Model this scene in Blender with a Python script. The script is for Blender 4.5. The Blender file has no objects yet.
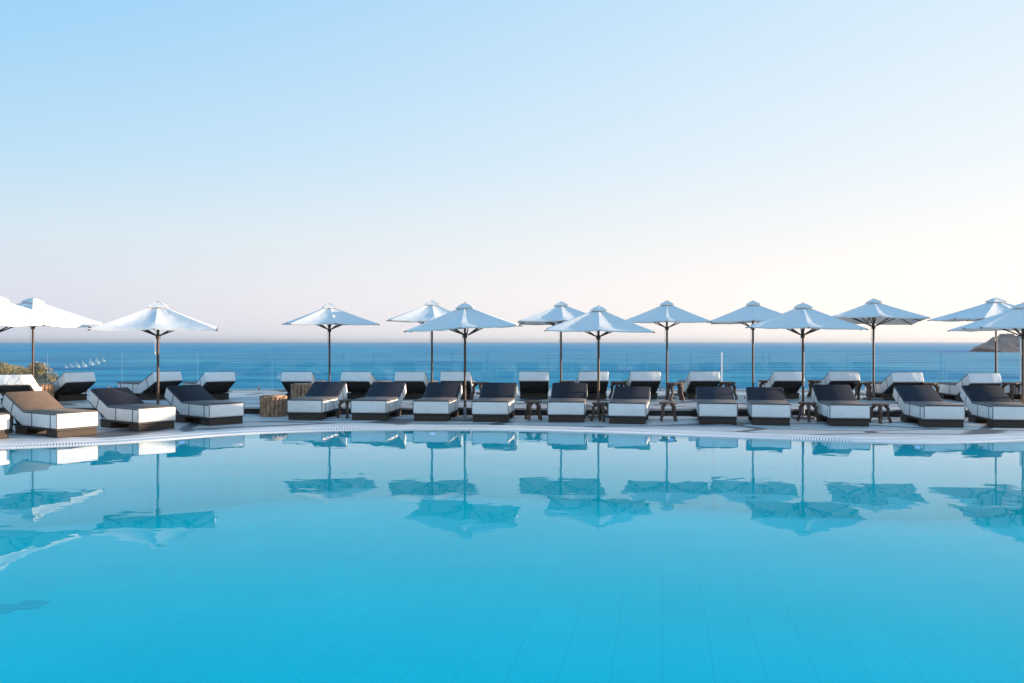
import bpy, bmesh, math, random
from mathutils import Vector, Matrix, noise as mnoise
random.seed(7)
PI = math.pi
sc = bpy.context.scene
COL = sc.collection
F = 900.0           # focal length in pixels
CX, CY = 512.0, 342.0
EYE = 1.8           # eye height above the pool water (z = 0)
DECK = 0.02
TERR = 0.19
SEA = -25.0
HAZE = 4e-5

# ------------------------------------------------------------------ materials
def mat(name, base=(.5, .5, .5), rough=.6, metal=0.0, spec=.5, var=0.0, vscale=8.0, bump=0.0, bscale=60.0, bdist=.01):
    m = bpy.data.materials.new(name); m.use_nodes = True
    nt = m.node_tree; b = nt.nodes['Principled BSDF']
    b.inputs['Base Color'].default_value = (*base, 1)
    b.inputs['Roughness'].default_value = rough
    b.inputs['Metallic'].default_value = metal
    b.inputs['Specular IOR Level'].default_value = spec
    tc0 = nt.nodes.new('ShaderNodeTexCoord'); oi = nt.nodes.new('ShaderNodeObjectInfo'); tc = nt.nodes.new('ShaderNodeVectorMath'); tc.operation = 'ADD'
    sc0 = nt.nodes.new('ShaderNodeMath'); sc0.operation = 'MULTIPLY'; sc0.inputs[1].default_value = 60; nt.links.new(oi.outputs['Random'], sc0.inputs[0])
    nt.links.new(tc0.outputs['Object'], tc.inputs[0]); nt.links.new(sc0.outputs[0], tc.inputs[1])
    if var > 0:
        n = nt.nodes.new('ShaderNodeTexNoise'); n.inputs['Scale'].default_value = vscale; n.inputs['Detail'].default_value = 5
        nt.links.new(tc.outputs[0], n.inputs['Vector'])
        r = nt.nodes.new('ShaderNodeMapRange'); r.inputs['From Min'].default_value = .3; r.inputs['From Max'].default_value = .7
        r.inputs['To Min'].default_value = 1 - var; r.inputs['To Max'].default_value = 1 + var
        nt.links.new(n.outputs['Fac'], r.inputs['Value'])
        mx = nt.nodes.new('ShaderNodeVectorMath'); mx.operation = 'SCALE'; mx.inputs[0].default_value = base
        nt.links.new(r.outputs['Result'], mx.inputs['Scale']); nt.links.new(mx.outputs['Vector'], b.inputs['Base Color'])
    if bump > 0:
        n2 = nt.nodes.new('ShaderNodeTexNoise'); n2.inputs['Scale'].default_value = bscale; n2.inputs['Detail'].default_value = 4
        nt.links.new(tc.outputs[0], n2.inputs['Vector'])
        bp = nt.nodes.new('ShaderNodeBump'); bp.inputs['Strength'].default_value = bump; bp.inputs['Distance'].default_value = bdist
        nt.links.new(n2.outputs['Fac'], bp.inputs['Height']); nt.links.new(bp.outputs['Normal'], b.inputs['Normal'])
    return m

M = {}
M['mattress'] = mat('mattress_fabric', (.80, .79, .77), .8, var=.05, vscale=3, bump=.8, bscale=4, bdist=.05)
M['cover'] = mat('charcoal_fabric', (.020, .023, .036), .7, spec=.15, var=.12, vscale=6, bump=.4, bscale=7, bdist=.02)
M['seat_cover'] = mat('sun_lightened_fabric', (.13, .11, .105), .6, spec=.3, var=.1, vscale=6, bump=.4, bscale=7, bdist=.02)  # lighter than the back cover: grazing sun put into the seat colour
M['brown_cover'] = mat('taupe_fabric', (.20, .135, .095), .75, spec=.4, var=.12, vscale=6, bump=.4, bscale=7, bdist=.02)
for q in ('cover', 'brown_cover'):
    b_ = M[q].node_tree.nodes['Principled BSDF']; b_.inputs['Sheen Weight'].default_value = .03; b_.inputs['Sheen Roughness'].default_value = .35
M['strap'] = mat('dark_strap', (.025, .025, .035), .7)
M['plinth'] = mat('brown_wicker', (.042, .027, .018), .7, var=.3, vscale=40, bump=.5, bscale=90)
M['frame'] = mat('dark_frame', (.02, .02, .022), .6)
M['pole'] = mat('pole_wood', (.085, .05, .035), .5, var=.2, vscale=12)
M['rib'] = mat('rib_wood', (.06, .035, .025), .55, var=.2, vscale=12)
M['logwood'] = mat('log_wood', (.34, .20, .12), .8, var=.45, vscale=9, bump=.7, bscale=30)
M['logtop'] = mat('log_end_wood', (.36, .24, .16), .75, var=.25, vscale=14, bump=.4, bscale=30)
M['root'] = mat('root_wood', (.11, .065, .045), .7, var=.35, vscale=14, bump=.6, bscale=30)
M['steel'] = mat('steel', (.5, .5, .5), .3, metal=1)
M['white_metal'] = mat('white_metal', (.75, .75, .74), .45)
M['stone_base'] = mat('granite', (.25, .25, .26), .6, var=.2, vscale=50)
M['grate'] = mat('white_grate', (.78, .79, .80), .5)
M['gutter'] = mat('gutter_dark', (.52, .56, .59), .6)
M['riser'] = mat('riser_stone', (.035, .033, .035), .7, var=.2, vscale=20)
M['rope'] = mat('rope', (.7, .68, .62), .8)

def canopy_mat():
    m = bpy.data.materials.new('canopy_canvas'); m.use_nodes = True; nt = m.node_tree
    b = nt.nodes['Principled BSDF']; b.inputs['Roughness'].default_value = .85; b.inputs['Specular IOR Level'].default_value = .25
    tc = nt.nodes.new('ShaderNodeTexCoord')
    n = nt.nodes.new('ShaderNodeTexNoise'); n.inputs['Scale'].default_value = 1.6; n.inputs['Detail'].default_value = 4
    nt.links.new(tc.outputs['Object'], n.inputs['Vector'])
    r = nt.nodes.new('ShaderNodeMixRGB'); r.inputs[1].default_value = (.69, .69, .68, 1); r.inputs[2].default_value = (.79, .785, .77, 1)
    nt.links.new(n.outputs['Fac'], r.inputs[0]); nt.links.new(r.outputs[0], b.inputs['Base Color'])
    bp = nt.nodes.new('ShaderNodeBump'); bp.inputs['Strength'].default_value = .6; bp.inputs['Distance'].default_value = .03
    n2 = nt.nodes.new('ShaderNodeTexNoise'); n2.inputs['Scale'].default_value = 3.5; n2.inputs['Detail'].default_value = 3
    nt.links.new(tc.outputs['Object'], n2.inputs['Vector'])
    nt.links.new(n2.outputs['Fac'], bp.inputs['Height']); nt.links.new(bp.outputs['Normal'], b.inputs['Normal'])
    t = nt.nodes.new('ShaderNodeBsdfTranslucent'); t.inputs['Color'].default_value = (.75, .72, .66, 1)
    mx = nt.nodes.new('ShaderNodeMixShader'); mx.inputs[0].default_value = .09
    nt.links.new(b.outputs[0], mx.inputs[1]); nt.links.new(t.outputs[0], mx.inputs[2])
    nt.links.new(mx.outputs[0], nt.nodes['Material Output'].inputs['Surface'])
    return m
M['canopy'] = canopy_mat()

def water_mat():
    m = bpy.data.materials.new('pool_water'); m.use_nodes = True; nt = m.node_tree
    nt.nodes.remove(nt.nodes['Principled BSDF'])
    tc = nt.nodes.new('ShaderNodeTexCoord')
    mp = nt.nodes.new('ShaderNodeMapping'); mp.inputs['Scale'].default_value = (1.0, 1.0, 1)
    nt.links.new(tc.outputs['Object'], mp.inputs['Vector'])
    n1 = nt.nodes.new('ShaderNodeTexNoise'); n1.inputs['Scale'].default_value = 1.3; n1.inputs['Detail'].default_value = 3; n1.inputs['Roughness'].default_value = .4
    nt.links.new(mp.outputs[0], n1.inputs['Vector'])
    bp = nt.nodes.new('ShaderNodeBump'); bp.inputs['Strength'].default_value = 1.0; bp.inputs['Distance'].default_value = WAVE
    nt.links.new(n1.outputs['Fac'], bp.inputs['Height'])
    fr = nt.nodes.new('ShaderNodeFresnel'); fr.inputs['IOR'].default_value = 1.3
    nt.links.new(bp.outputs[0], fr.inputs['Normal'])
    tr = nt.nodes.new('ShaderNodeBsdfTransparent'); tr.inputs['Color'].default_value = (.9, 1.0, 1.0, 1)
    gl = nt.nodes.new('ShaderNodeBsdfGlossy'); gl.inputs['Roughness'].default_value = 0.0; gl.inputs['Color'].default_value = (1, 1, 1, 1)
    nt.links.new(bp.outputs[0], gl.inputs['Normal'])
    mx = nt.nodes.new('ShaderNodeMixShader')
    pw = nt.nodes.new('ShaderNodeMath'); pw.operation = 'POWER'; pw.inputs[1].default_value = 2.15; nt.links.new(fr.outputs[0], pw.inputs[0])
    mr = nt.nodes.new('ShaderNodeMath'); mr.operation = 'MULTIPLY'; mr.inputs[1].default_value = 2.1; mr.use_clamp = True; nt.links.new(pw.outputs[0], mr.inputs[0])
    nt.links.new(mr.outputs[0], mx.inputs[0]); nt.links.new(tr.outputs[0], mx.inputs[1]); nt.links.new(gl.outputs[0], mx.inputs[2])
    nt.links.new(mx.outputs[0], nt.nodes['Material Output'].inputs['Surface'])
    va = nt.nodes.new('ShaderNodeVolumeAbsorption'); va.inputs['Color'].default_value = (.0, .975, .955, 1); va.inputs['Density'].default_value = .60
    nt.links.new(va.outputs[0], nt.nodes['Material Output'].inputs['Volume'])
    return m
WAVE = .0032
M['water'] = water_mat()

def tile_mat():
    m = bpy.data.materials.new('pool_tile'); m.use_nodes = True; nt = m.node_tree; b = nt.nodes['Principled BSDF']
    b.inputs['Roughness'].default_value = .5; b.inputs['Specular IOR Level'].default_value = .2
    tc = nt.nodes.new('ShaderNodeTexCoord')
    mp = nt.nodes.new('ShaderNodeMapping'); mp.inputs['Rotation'].default_value = (0, 0, math.radians(9.5))
    nt.links.new(tc.outputs['Object'], mp.inputs['Vector'])
    br = nt.nodes.new('ShaderNodeTexBrick'); br.offset = 0; br.inputs['Scale'].default_value = 1.0
    br.inputs['Brick Width'].default_value = .48; br.inputs['Row Height'].default_value = .96
    br.inputs['Mortar Size'].default_value = .009; br.inputs['Mortar Smooth'].default_value = .3
    br.inputs['Color1'].default_value = (0.0, .93, .98, 1); br.inputs['Color2'].default_value = (0.0, .955, .995, 1)
    br.inputs['Mortar'].default_value = (.0, .86, .93, 1)
    nt.links.new(mp.outputs[0], br.inputs['Vector'])
    n = nt.nodes.new('ShaderNodeTexNoise'); n.inputs['Scale'].default_value = .35
    nt.links.new(tc.outputs['Object'], n.inputs['Vector'])
    mr = nt.nodes.new('ShaderNodeMapRange'); mr.inputs['To Min'].default_value = .92; mr.inputs['To Max'].default_value = 1.08
    nt.links.new(n.outputs['Fac'], mr.inputs['Value'])
    vm = nt.nodes.new('ShaderNodeVectorMath'); vm.operation = 'SCALE'
    nt.links.new(br.outputs['Color'], vm.inputs[0]); nt.links.new(mr.outputs[0], vm.inputs['Scale'])
    nt.links.new(vm.outputs[0], b.inputs['Base Color'])
    return m
M['tile'] = tile_mat()

def paving_mat():
    m = bpy.data.materials.new('paving_stone'); m.use_nodes = True; nt = m.node_tree; b = nt.nodes['Principled BSDF']
    b.inputs['Roughness'].default_value = .55; b.inputs['Specular IOR Level'].default_value = .4
    tc = nt.nodes.new('ShaderNodeTexCoord')
    mp = nt.nodes.new('ShaderNodeMapping'); mp.inputs['Scale'].default_value = (.42, .95, 1); mp.inputs['Rotation'].default_value = (0, 0, .35)
    nt.links.new(tc.outputs['Object'], mp.inputs['Vector'])
    v = nt.nodes.new('ShaderNodeTexVoronoi'); v.feature = 'DISTANCE_TO_EDGE'; v.inputs['Scale'].default_value = .8
    nt.links.new(mp.outputs[0], v.inputs['Vector'])
    cr = nt.nodes.new('ShaderNodeValToRGB'); cr.color_ramp.elements[0].position = .03; cr.color_ramp.elements[1].position = .055
    cr.color_ramp.elements[0].color = (.2, .2, .21, 1); cr.color_ramp.elements[1].color = (1, 1, 1, 1)
    nt.links.new(v.outputs['Distance'], cr.inputs[0])
    v2 = nt.nodes.new('ShaderNodeTexVoronoi'); v2.inputs['Scale'].default_value = .8
    nt.links.new(mp.outputs[0], v2.inputs['Vector'])
    n = nt.nodes.new('ShaderNodeTexNoise'); n.inputs['Scale'].default_value = 5; n.inputs['Detail'].default_value = 6
    nt.links.new(tc.outputs['Object'], n.inputs['Vector'])
    c1 = nt.nodes.new('ShaderNodeMixRGB'); c1.inputs[1].default_value = (.43, .41, .405, 1); c1.inputs[2].default_value = (.63, .61, .60, 1)
    nt.links.new(n.outputs['Fac'], c1.inputs[0])
    bw = nt.nodes.new('ShaderNodeMapRange'); bw.inputs['To Min'].default_value = .78; bw.inputs['To Max'].default_value = 1.12
    nt.links.new(v2.outputs['Color'], bw.inputs['Value'])
    vm = nt.nodes.new('ShaderNodeVectorMath'); vm.operation = 'SCALE'
    nt.links.new(c1.outputs[0], vm.inputs[0]); nt.links.new(bw.outputs[0], vm.inputs['Scale'])
    mu = nt.nodes.new('ShaderNodeMixRGB'); mu.blend_type = 'MULTIPLY'; mu.inputs[0].default_value = 1
    nt.links.new(vm.outputs[0], mu.inputs[1]); nt.links.new(cr.outputs[0], mu.inputs[2])
    nt.links.new(mu.outputs[0], b.inputs['Base Color'])
    bp = nt.nodes.new('ShaderNodeBump'); bp.inputs['Strength'].default_value = .3; bp.inputs['Distance'].default_value = .01
    nt.links.new(n.outputs['Fac'], bp.inputs['Height']); nt.links.new(bp.outputs[0], b.inputs['Normal'])
    return m
M['paving'] = paving_mat()
M['coping'] = mat('coping_stone', (.68, .65, .64), .5, var=.14, vscale=1.6, bump=.2, bscale=40)

def sea_mat():
    m = bpy.data.materials.new('sea_water'); m.use_nodes = True; nt = m.node_tree; b = nt.nodes['Principled BSDF']
    b.inputs['IOR'].default_value = 1.33
    b.inputs['Roughness'].default_value = .38; b.inputs['Specular IOR Level'].default_value = .2
    tc = nt.nodes.new('ShaderNodeTexCoord')
    mp = nt.nodes.new('ShaderNodeMapping'); mp.inputs['Scale'].default_value = (.0035, .022, 1)
    nt.links.new(tc.outputs['Object'], mp.inputs['Vector'])
    n = nt.nodes.new('ShaderNodeTexNoise'); n.inputs['Scale'].default_value = 1; n.inputs['Detail'].default_value = 8; n.inputs['Roughness'].default_value = .6
    nt.links.new(mp.outputs[0], n.inputs['Vector'])
    cr = nt.nodes.new('ShaderNodeValToRGB')
    e = cr.color_ramp.elements; e[0].position = .35; e[1].position = .68
    e[0].color = (.000, .15, .35, 1); e[1].color = (.004, .42, .52, 1)
    nt.links.new(n.outputs['Fac'], cr.inputs[0]); nt.links.new(cr.outputs[0], b.inputs['Base Color'])
    mp2 = nt.nodes.new('ShaderNodeMapping'); mp2.inputs['Scale'].default_value = (.10, .25, 1)
    nt.links.new(tc.outputs['Object'], mp2.inputs['Vector'])
    n2 = nt.nodes.new('ShaderNodeTexNoise'); n2.inputs['Scale'].default_value = 1; n2.inputs['Detail'].default_value = 8
    nt.links.new(mp2.outputs[0], n2.inputs['Vector'])
    bp = nt.nodes.new('ShaderNodeBump'); bp.inputs['Strength'].default_value = .9; bp.inputs['Distance'].default_value = 1.6
    nt.links.new(n2.outputs['Fac'], bp.inputs['Height'])
    nt.nodes.remove(b)
    df = nt.nodes.new('ShaderNodeBsdfDiffuse'); gl = nt.nodes.new('ShaderNodeBsdfGlossy'); gl.inputs['Roughness'].default_value = .4
    nt.links.new(cr.outputs[0], df.inputs['Color']); nt.links.new(bp.outputs[0], df.inputs['Normal']); nt.links.new(bp.outputs[0], gl.inputs['Normal'])
    mr = nt.nodes.new('ShaderNodeMapRange'); mr.inputs['From Min'].default_value = .35; mr.inputs['From Max'].default_value = .7; mr.inputs['To Min'].default_value = .03; mr.inputs['To Max'].default_value = .20
    nt.links.new(n.outputs['Fac'], mr.inputs['Value'])
    mx = nt.nodes.new('ShaderNodeMixShader'); nt.links.new(mr.outputs[0], mx.inputs[0]); nt.links.new(df.outputs[0], mx.inputs[1]); nt.links.new(gl.outputs[0], mx.inputs[2])
    nt.links.new(mx.outputs[0], nt.nodes['Material Output'].inputs['Surface'])
    return m
M['sea'] = sea_mat()

def ground_mat(name, c1, c2, c3, scale):
    m = bpy.data.materials.new(name); m.use_nodes = True; nt = m.node_tree; b = nt.nodes['Principled BSDF']
    b.inputs['Roughness'].default_value = .95; b.inputs['Specular IOR Level'].default_value = .1
    tc = nt.nodes.new('ShaderNodeTexCoord')
    n = nt.nodes.new('ShaderNodeTexNoise'); n.inputs['Scale'].default_value = scale; n.inputs['Detail'].default_value = 9; n.inputs['Roughness'].default_value = .65
    nt.links.new(tc.outputs['Object'], n.inputs['Vector'])
    cr = nt.nodes.new('ShaderNodeValToRGB'); e = cr.color_ramp.elements
    e[0].position = .35; e[0].color = (*c1, 1); e[1].position = .68; e[1].color = (*c3, 1)
    k = e.new(.5); k.color = (*c2, 1)
    nt.links.new(n.outputs['Fac'], cr.inputs[0]); nt.links.new(cr.outputs[0], b.inputs['Base Color'])
    return m
M['scrub'] = ground_mat('dry_scrub_soil', (.14, .10, .06), (.30, .21, .12), (.44, .33, .21), .5)
M['rock'] = ground_mat('far_rock', (.07, .055, .055), (.15, .115, .11), (.26, .21, .19), .02)
M['shrub'] = mat('dry_leaf', (.36, .25, .12), .9, var=.5, vscale=3)
M['twig'] = mat('twig', (.12, .08, .05), .9)

def glass_mat():
    m = bpy.data.materials.new('clear_glass'); m.use_nodes = True; nt = m.node_tree
    nt.nodes.remove(nt.nodes['Principled BSDF'])
    fr = nt.nodes.new('ShaderNodeFresnel'); fr.inputs['IOR'].default_value = 1.5
    tr = nt.nodes.new('ShaderNodeBsdfTransparent'); tr.inputs['Color'].default_value = (.88, .965, .955, 1)
    gl = nt.nodes.new('ShaderNodeBsdfGlossy'); gl.inputs['Roughness'].default_value = 0.02
    df = nt.nodes.new('ShaderNodeBsdfDiffuse'); df.inputs['Color'].default_value = (.8, .85, .85, 1)
    mx = nt.nodes.new('ShaderNodeMixShader'); m2 = nt.nodes.new('ShaderNodeMixShader')
    tc = nt.nodes.new('ShaderNodeTexCoord'); n = nt.nodes.new('ShaderNodeTexNoise'); n.inputs['Scale'].default_value = 1.7; n.inputs['Detail'].default_value = 4
    nt.links.new(tc.outputs['Object'], n.inputs['Vector'])
    mr = nt.nodes.new('ShaderNodeMapRange'); mr.inputs['From Min'].default_value = .4; mr.inputs['From Max'].default_value = .75; mr.inputs['To Min'].default_value = .0; mr.inputs['To Max'].default_value = .06
    nt.links.new(n.outputs['Fac'], mr.inputs['Value'])
    nt.links.new(fr.outputs[0], mx.inputs[0]); nt.links.new(tr.outputs[0], mx.inputs[1]); nt.links.new(gl.outputs[0], mx.inputs[2])
    nt.links.new(mr.outputs[0], m2.inputs[0]); nt.links.new(mx.outputs[0], m2.inputs[1]); nt.links.new(df.outputs[0], m2.inputs[2])
    nt.links.new(m2.outputs[0], nt.nodes['Material Output'].inputs['Surface'])
    return m
M['glass'] = glass_mat()
M['glass_edge'] = mat('glass_edge', (.80, .88, .87), .3)

# ------------------------------------------------------------------ helpers
def px(x, d):                       # world X of picture column x at distance d
    return (x - CX) / F * d

def finish(name, bm, material, parent=None, smooth=False, angle=35):
    me = bpy.data.meshes.new(name)
    bmesh.ops.recalc_face_normals(bm, faces=bm.faces)
    bm.to_mesh(me); bm.free()
    for mm in (material if isinstance(material, (list, tuple)) else [material]):
        me.materials.append(mm)
    if smooth:
        for p in me.polygons: p.use_smooth = True
        me.set_sharp_from_angle(angle=math.radians(angle))
    o = bpy.data.objects.new(name, me); COL.objects.link(o)
    if parent: o.parent = parent
    return o

def add_box(bm, x0, x1, y0, y1, z0, z1, bev=0, seg=2, mtx=None):
    vs = [bm.verts.new((x, y, z)) for x in (x0, x1) for y in (y0, y1) for z in (z0, z1)]
    q = [(0, 1, 3, 2), (4, 6, 7, 5), (0, 4, 5, 1), (2, 3, 7, 6), (0, 2, 6, 4), (1, 5, 7, 3)]
    fs = [bm.faces.new([vs[i] for i in f]) for f in q]
    if bev:
        es = list({e for f in fs for e in f.edges})
        r = bmesh.ops.bevel(bm, geom=es, offset=bev, segments=seg, profile=.6, affect='EDGES')
        vs = list({v for v in r['verts']} | {v for v in vs if v.is_valid})
    if mtx: bmesh.ops.transform(bm, matrix=mtx, verts=[v for v in vs if v.is_valid])
    return vs

def add_tube(bm, pts, radii, seg=8, caps=True, jit=0):
    pts = [Vector(p) for p in pts]
    if not isinstance(radii, (list, tuple)): radii = [radii] * len(pts)
    rings = []
    ref = None
    for i, p in enumerate(pts):
        a = pts[max(i - 1, 0)]; b = pts[min(i + 1, len(pts) - 1)]
        t = (b - a).normalized()
        if ref is None:
            ref = Vector((1, 0, 0)) if abs(t.x) < .8 else Vector((0, 1, 0))
        u = t.cross(ref).normalized(); w = t.cross(u).normalized(); ref = -w if False else ref
        rings.append([bm.verts.new(p + (u * math.cos(2 * PI * k / seg) + w * math.sin(2 * PI * k / seg)) * radii[i] * (1 + random.uniform(-jit, jit))) for k in range(seg)])
    for i in range(len(rings) - 1):
        for k in range(seg):
            bm.faces.new((rings[i][k], rings[i][(k + 1) % seg], rings[i + 1][(k + 1) % seg], rings[i + 1][k]))
    if caps:
        bm.faces.new(rings[0][::-1]); bm.faces.new(rings[-1])

def thing(name, label, cat, loc=(0, 0, 0), rz=0, group=None):
    o = bpy.data.objects.new(name, None); COL.objects.link(o)
    o.empty_display_size = .2
    o.location = loc; o.rotation_euler = (0, 0, rz)
    o['label'] = label; o['category'] = cat
    if group: o['group'] = group
    return o

def tag(o, label, cat, group=None):
    o['label'] = label; o['category'] = cat
    if group: o['group'] = group
    return o

def struct(o, kind='structure'):
    o['kind'] = kind; return o

def dup(root, loc, rot, label):
    r = root.copy(); COL.objects.link(r); r.location = loc
    r.rotation_euler = rot if isinstance(rot, (tuple, list)) else (0, 0, rot)
    r['label'] = label
    for ch in list(root.children):
        c = ch.copy(); COL.objects.link(c); c.parent = r
        for g in ch.children:
            d = g.copy(); COL.objects.link(d); d.parent = c
    return r

# ------------------------------------------------------------------ pool, deck, terrace
ctrl = [(-8.6, 15.05), (-7.5, 15.55), (-6.9, 15.9), (-6.3, 16.45), (-5.3, 17.4), (-3.7, 18.1), (-2.0, 18.25), (-.2, 18.15), (1.34, 17.75),
        (2.64, 17.3), (4.05, 16.75), (5.5, 16.2), (6.6, 15.85), (7.8, 15.95), (9.4, 16.35), (11.2, 16.9), (13.2, 16.6), (14.8, 15), (15.3, 12), (14.6, 8), (12.5, 4.2),
        (8.5, 1.9), (3, 1.2), (-3, 1.2), (-8.5, 1.7), (-12.5, 3.6), (-14.6, 7.5), (-15, 11), (-13.6, 13.6), (-11.2, 14.4), (-9.8, 14.6)]
def catmull(P, n):
    out = []
    N = len(P)
    for i in range(N):
        p0, p1, p2, p3 = [Vector(P[(i + k) % N]) for k in (-1, 0, 1, 2)]
        for j in range(n):
            t = j / n
            out.append(.5 * ((2 * p1) + (p2 - p0) * t + (2 * p0 - 5 * p1 + 4 * p2 - p3) * t * t + (3 * p1 - p0 - 3 * p2 + p3) * t ** 3))
    return out
raw = catmull(ctrl, 24)
L = [0]
for i in range(len(raw)): L.append(L[-1] + (raw[(i + 1) % len(raw)] - raw[i]).length)
STEP = .15; NP = int(L[-1] / STEP)
outline = []
k = 0
for i in range(NP):
    s = L[-1] * i / NP
    while L[k + 1] < s: k += 1
    t = (s - L[k]) / (L[k + 1] - L[k])
    outline.append(raw[k].lerp(raw[(k + 1) % len(raw)], t))
for _ in range(6):
    outline = [(outline[i - 1] + outline[i] * 2 + outline[(i + 1) % NP]) / 4 for i in range(NP)]
area = sum(outline[i].x * outline[(i + 1) % NP].y - outline[(i + 1) % NP].x * outline[i].y for i in range(NP))
sgn = 1 if area > 0 else -1
def normal(i, w=1):
    t = (outline[(i + w) % NP] - outline[(i - w) % NP]).normalized()
    return Vector((t.y, -t.x)) * sgn       # outward
norms = [normal(i, 3) for i in range(NP)]
def off(w): return [outline[i] + norms[i] * w for i in range(NP)]
def ring(bm, a, za, b, zb):
    va = [bm.verts.new((p.x, p.y, za)) for p in a]; vb = [bm.verts.new((p.x, p.y, zb)) for p in b]
    n = len(a)
    for i in range(n): bm.faces.new((va[i], va[(i + 1) % n], vb[(i + 1) % n], vb[i]))
def fill(bm, loops, z):
    es = []
    for lp in loops:
        vs = [bm.verts.new((p[0], p[1], z)) for p in lp]
        es += [bm.edges.new((vs[i], vs[(i + 1) % len(vs)])) for i in range(len(vs))]
    bmesh.ops.triangle_fill(bm, edges=es, use_beauty=True, use_dissolve=False)

bm = bmesh.new(); fill(bm, [off(.04)], 0.0)
o = struct(finish('pool_water', bm, M['water']))
if o.data.polygons[0].normal.z < 0: o.data.flip_normals()
DEPTH = 1.35
bm = bmesh.new(); fill(bm, [off(.03)], -DEPTH); ring(bm, off(.03), -DEPTH, off(.03), -.012)
o = struct(finish('pool_basin', bm, M['tile']))
# overflow channel under the grate, rim tiles
bm = bmesh.new(); ring(bm, off(0.03), -.012, off(.05), -.012); ring(bm, off(.05), -.012, off(.06), -.06); ring(bm, off(.06), -.06, off(.44), -.06); ring(bm, off(.44), -.06, off(.44), DECK - .004)
struct(finish('overflow_channel', bm, M['gutter']))
bm = bmesh.new()
GN = int(L[-1] / .05)
for i in range(GN):
    f = i * NP / GN; a = int(f); t = f - a
    p = outline[a].lerp(outline[(a + 1) % NP], t)
    if p.y < 9: continue
    n = norms[a].lerp(norms[(a + 1) % NP], t).normalized(); tg = Vector((-n.y, n.x))
    mt = Matrix(((n.x, tg.x, 0, p.x), (n.y, tg.y, 0, p.y), (0, 0, 1, 0), (0, 0, 0, 1)))
    add_box(bm, .045, .43, -.016, .016, DECK - .024, DECK - .001, mtx=mt)
grate = struct(finish('overflow_grate', bm, M['grate']))
bm = bmesh.new()
ring(bm, off(.0), .004, off(.045), .012); ring(bm, off(0), .004, off(0), -.03)
ring(bm, off(.432), -.05, off(.432), DECK + .004); ring(bm, off(.432), DECK + .004, off(.95), DECK + .004); ring(bm, off(.95), DECK + .004, off(.95), DECK - .02)
struct(finish('pool_coping', bm, M['coping']))
RX0, RX1 = -26., 26.
def riser_y(x): return 21.75 - .06 * x
bm = bmesh.new()
outer = [(RX0, -14), (RX1, -14), (RX1, riser_y(RX1) + .3), (RX0, riser_y(RX0) + .3)]
fill(bm, [off(.94), outer], DECK)
struct(finish('pool_deck', bm, M['paving']))

# raised terrace: riser + overhanging slab
TY = 30.25
bm = bmesh.new()
def prism(bm, poly, z0, z1):
    a = [bm.verts.new((x, y, z0)) for x, y in poly]; b = [bm.verts.new((x, y, z1)) for x, y in poly]
    n = len(poly); bm.faces.new(a[::-1]); bm.faces.new(b)
    for i in range(n): bm.faces.new((a[i], a[(i + 1) % n], b[(i + 1) % n], b[i]))
prism(bm, [(RX0 + .1, riser_y(RX0) + .06), (RX1 - .1, riser_y(RX1) + .06), (RX1 - .1, TY), (RX0 + .1, TY)], -.9, TERR - .045)
struct(finish('terrace_base', bm, M['riser']))
bm = bmesh.new()
prism(bm, [(RX0, riser_y(RX0)), (RX1, riser_y(RX1)), (RX1, TY + .2), (RX0, TY + .2)], TERR - .045, TERR)
struct(finish('terrace_floor', bm, M['paving']))

# ------------------------------------------------------------------ sea, hills
bm = bmesh.new()
ys = [-400, 0, 100, 300, 800, 2000, 5000, 12000, 30000, 60000]
rows = [[bm.verts.new((x * min(max(abs(y), 900) * 1.6, 60000), y, SEA)) for x in (-1, -.5, 0, .5, 1)] for y in ys]
for i in range(len(rows) - 1):
    for j in range(4): bm.faces.new((rows[i][j], rows[i][j + 1], rows[i + 1][j + 1], rows[i + 1][j]))
struct(finish('sea', bm, M['sea']))

def smooth(a, b, v):
    t = min(max((v - a) / (b - a), 0), 1); return t * t * (3 - 2 * t)
def land(x, y):
    base = -1.75
    base -= 27 * smooth(31, 62, y)
    base -= 27 * smooth(30, 75, x)
    base -= 10 * smooth(-16, -60, y) * 0
    if x < -16 and y > 18:
        m = smooth(-20, -27, x) * smooth(18, 30, y) * (1 - smooth(50, 90, y))
        top = .1 - .06 * max(0, -(x + 30)) * 0
        base = base * (1 - m) + top * m
    base += 1.0 * mnoise.noise(Vector((x * .12, y * .12, 3))) * smooth(31, 40, y) + .45 * mnoise.noise(Vector((x * .5, y * .5, 0))) * smooth(31, 40, y)
    return base
bm = bmesh.new()
nx, ny = 130, 110
g = [[bm.verts.new((-150 + 260 * i / nx, -60 + 180 * j / ny, land(-150 + 260 * i / nx, -60 + 180 * j / ny))) for i in range(nx + 1)] for j in range(ny + 1)]
for j in range(ny):
    for i in range(nx): bm.faces.new((g[j][i], g[j][i + 1], g[j + 1][i + 1], g[j + 1][i]))
struct(finish('hillside', bm, M['scrub'], smooth=True, angle=80))

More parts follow.
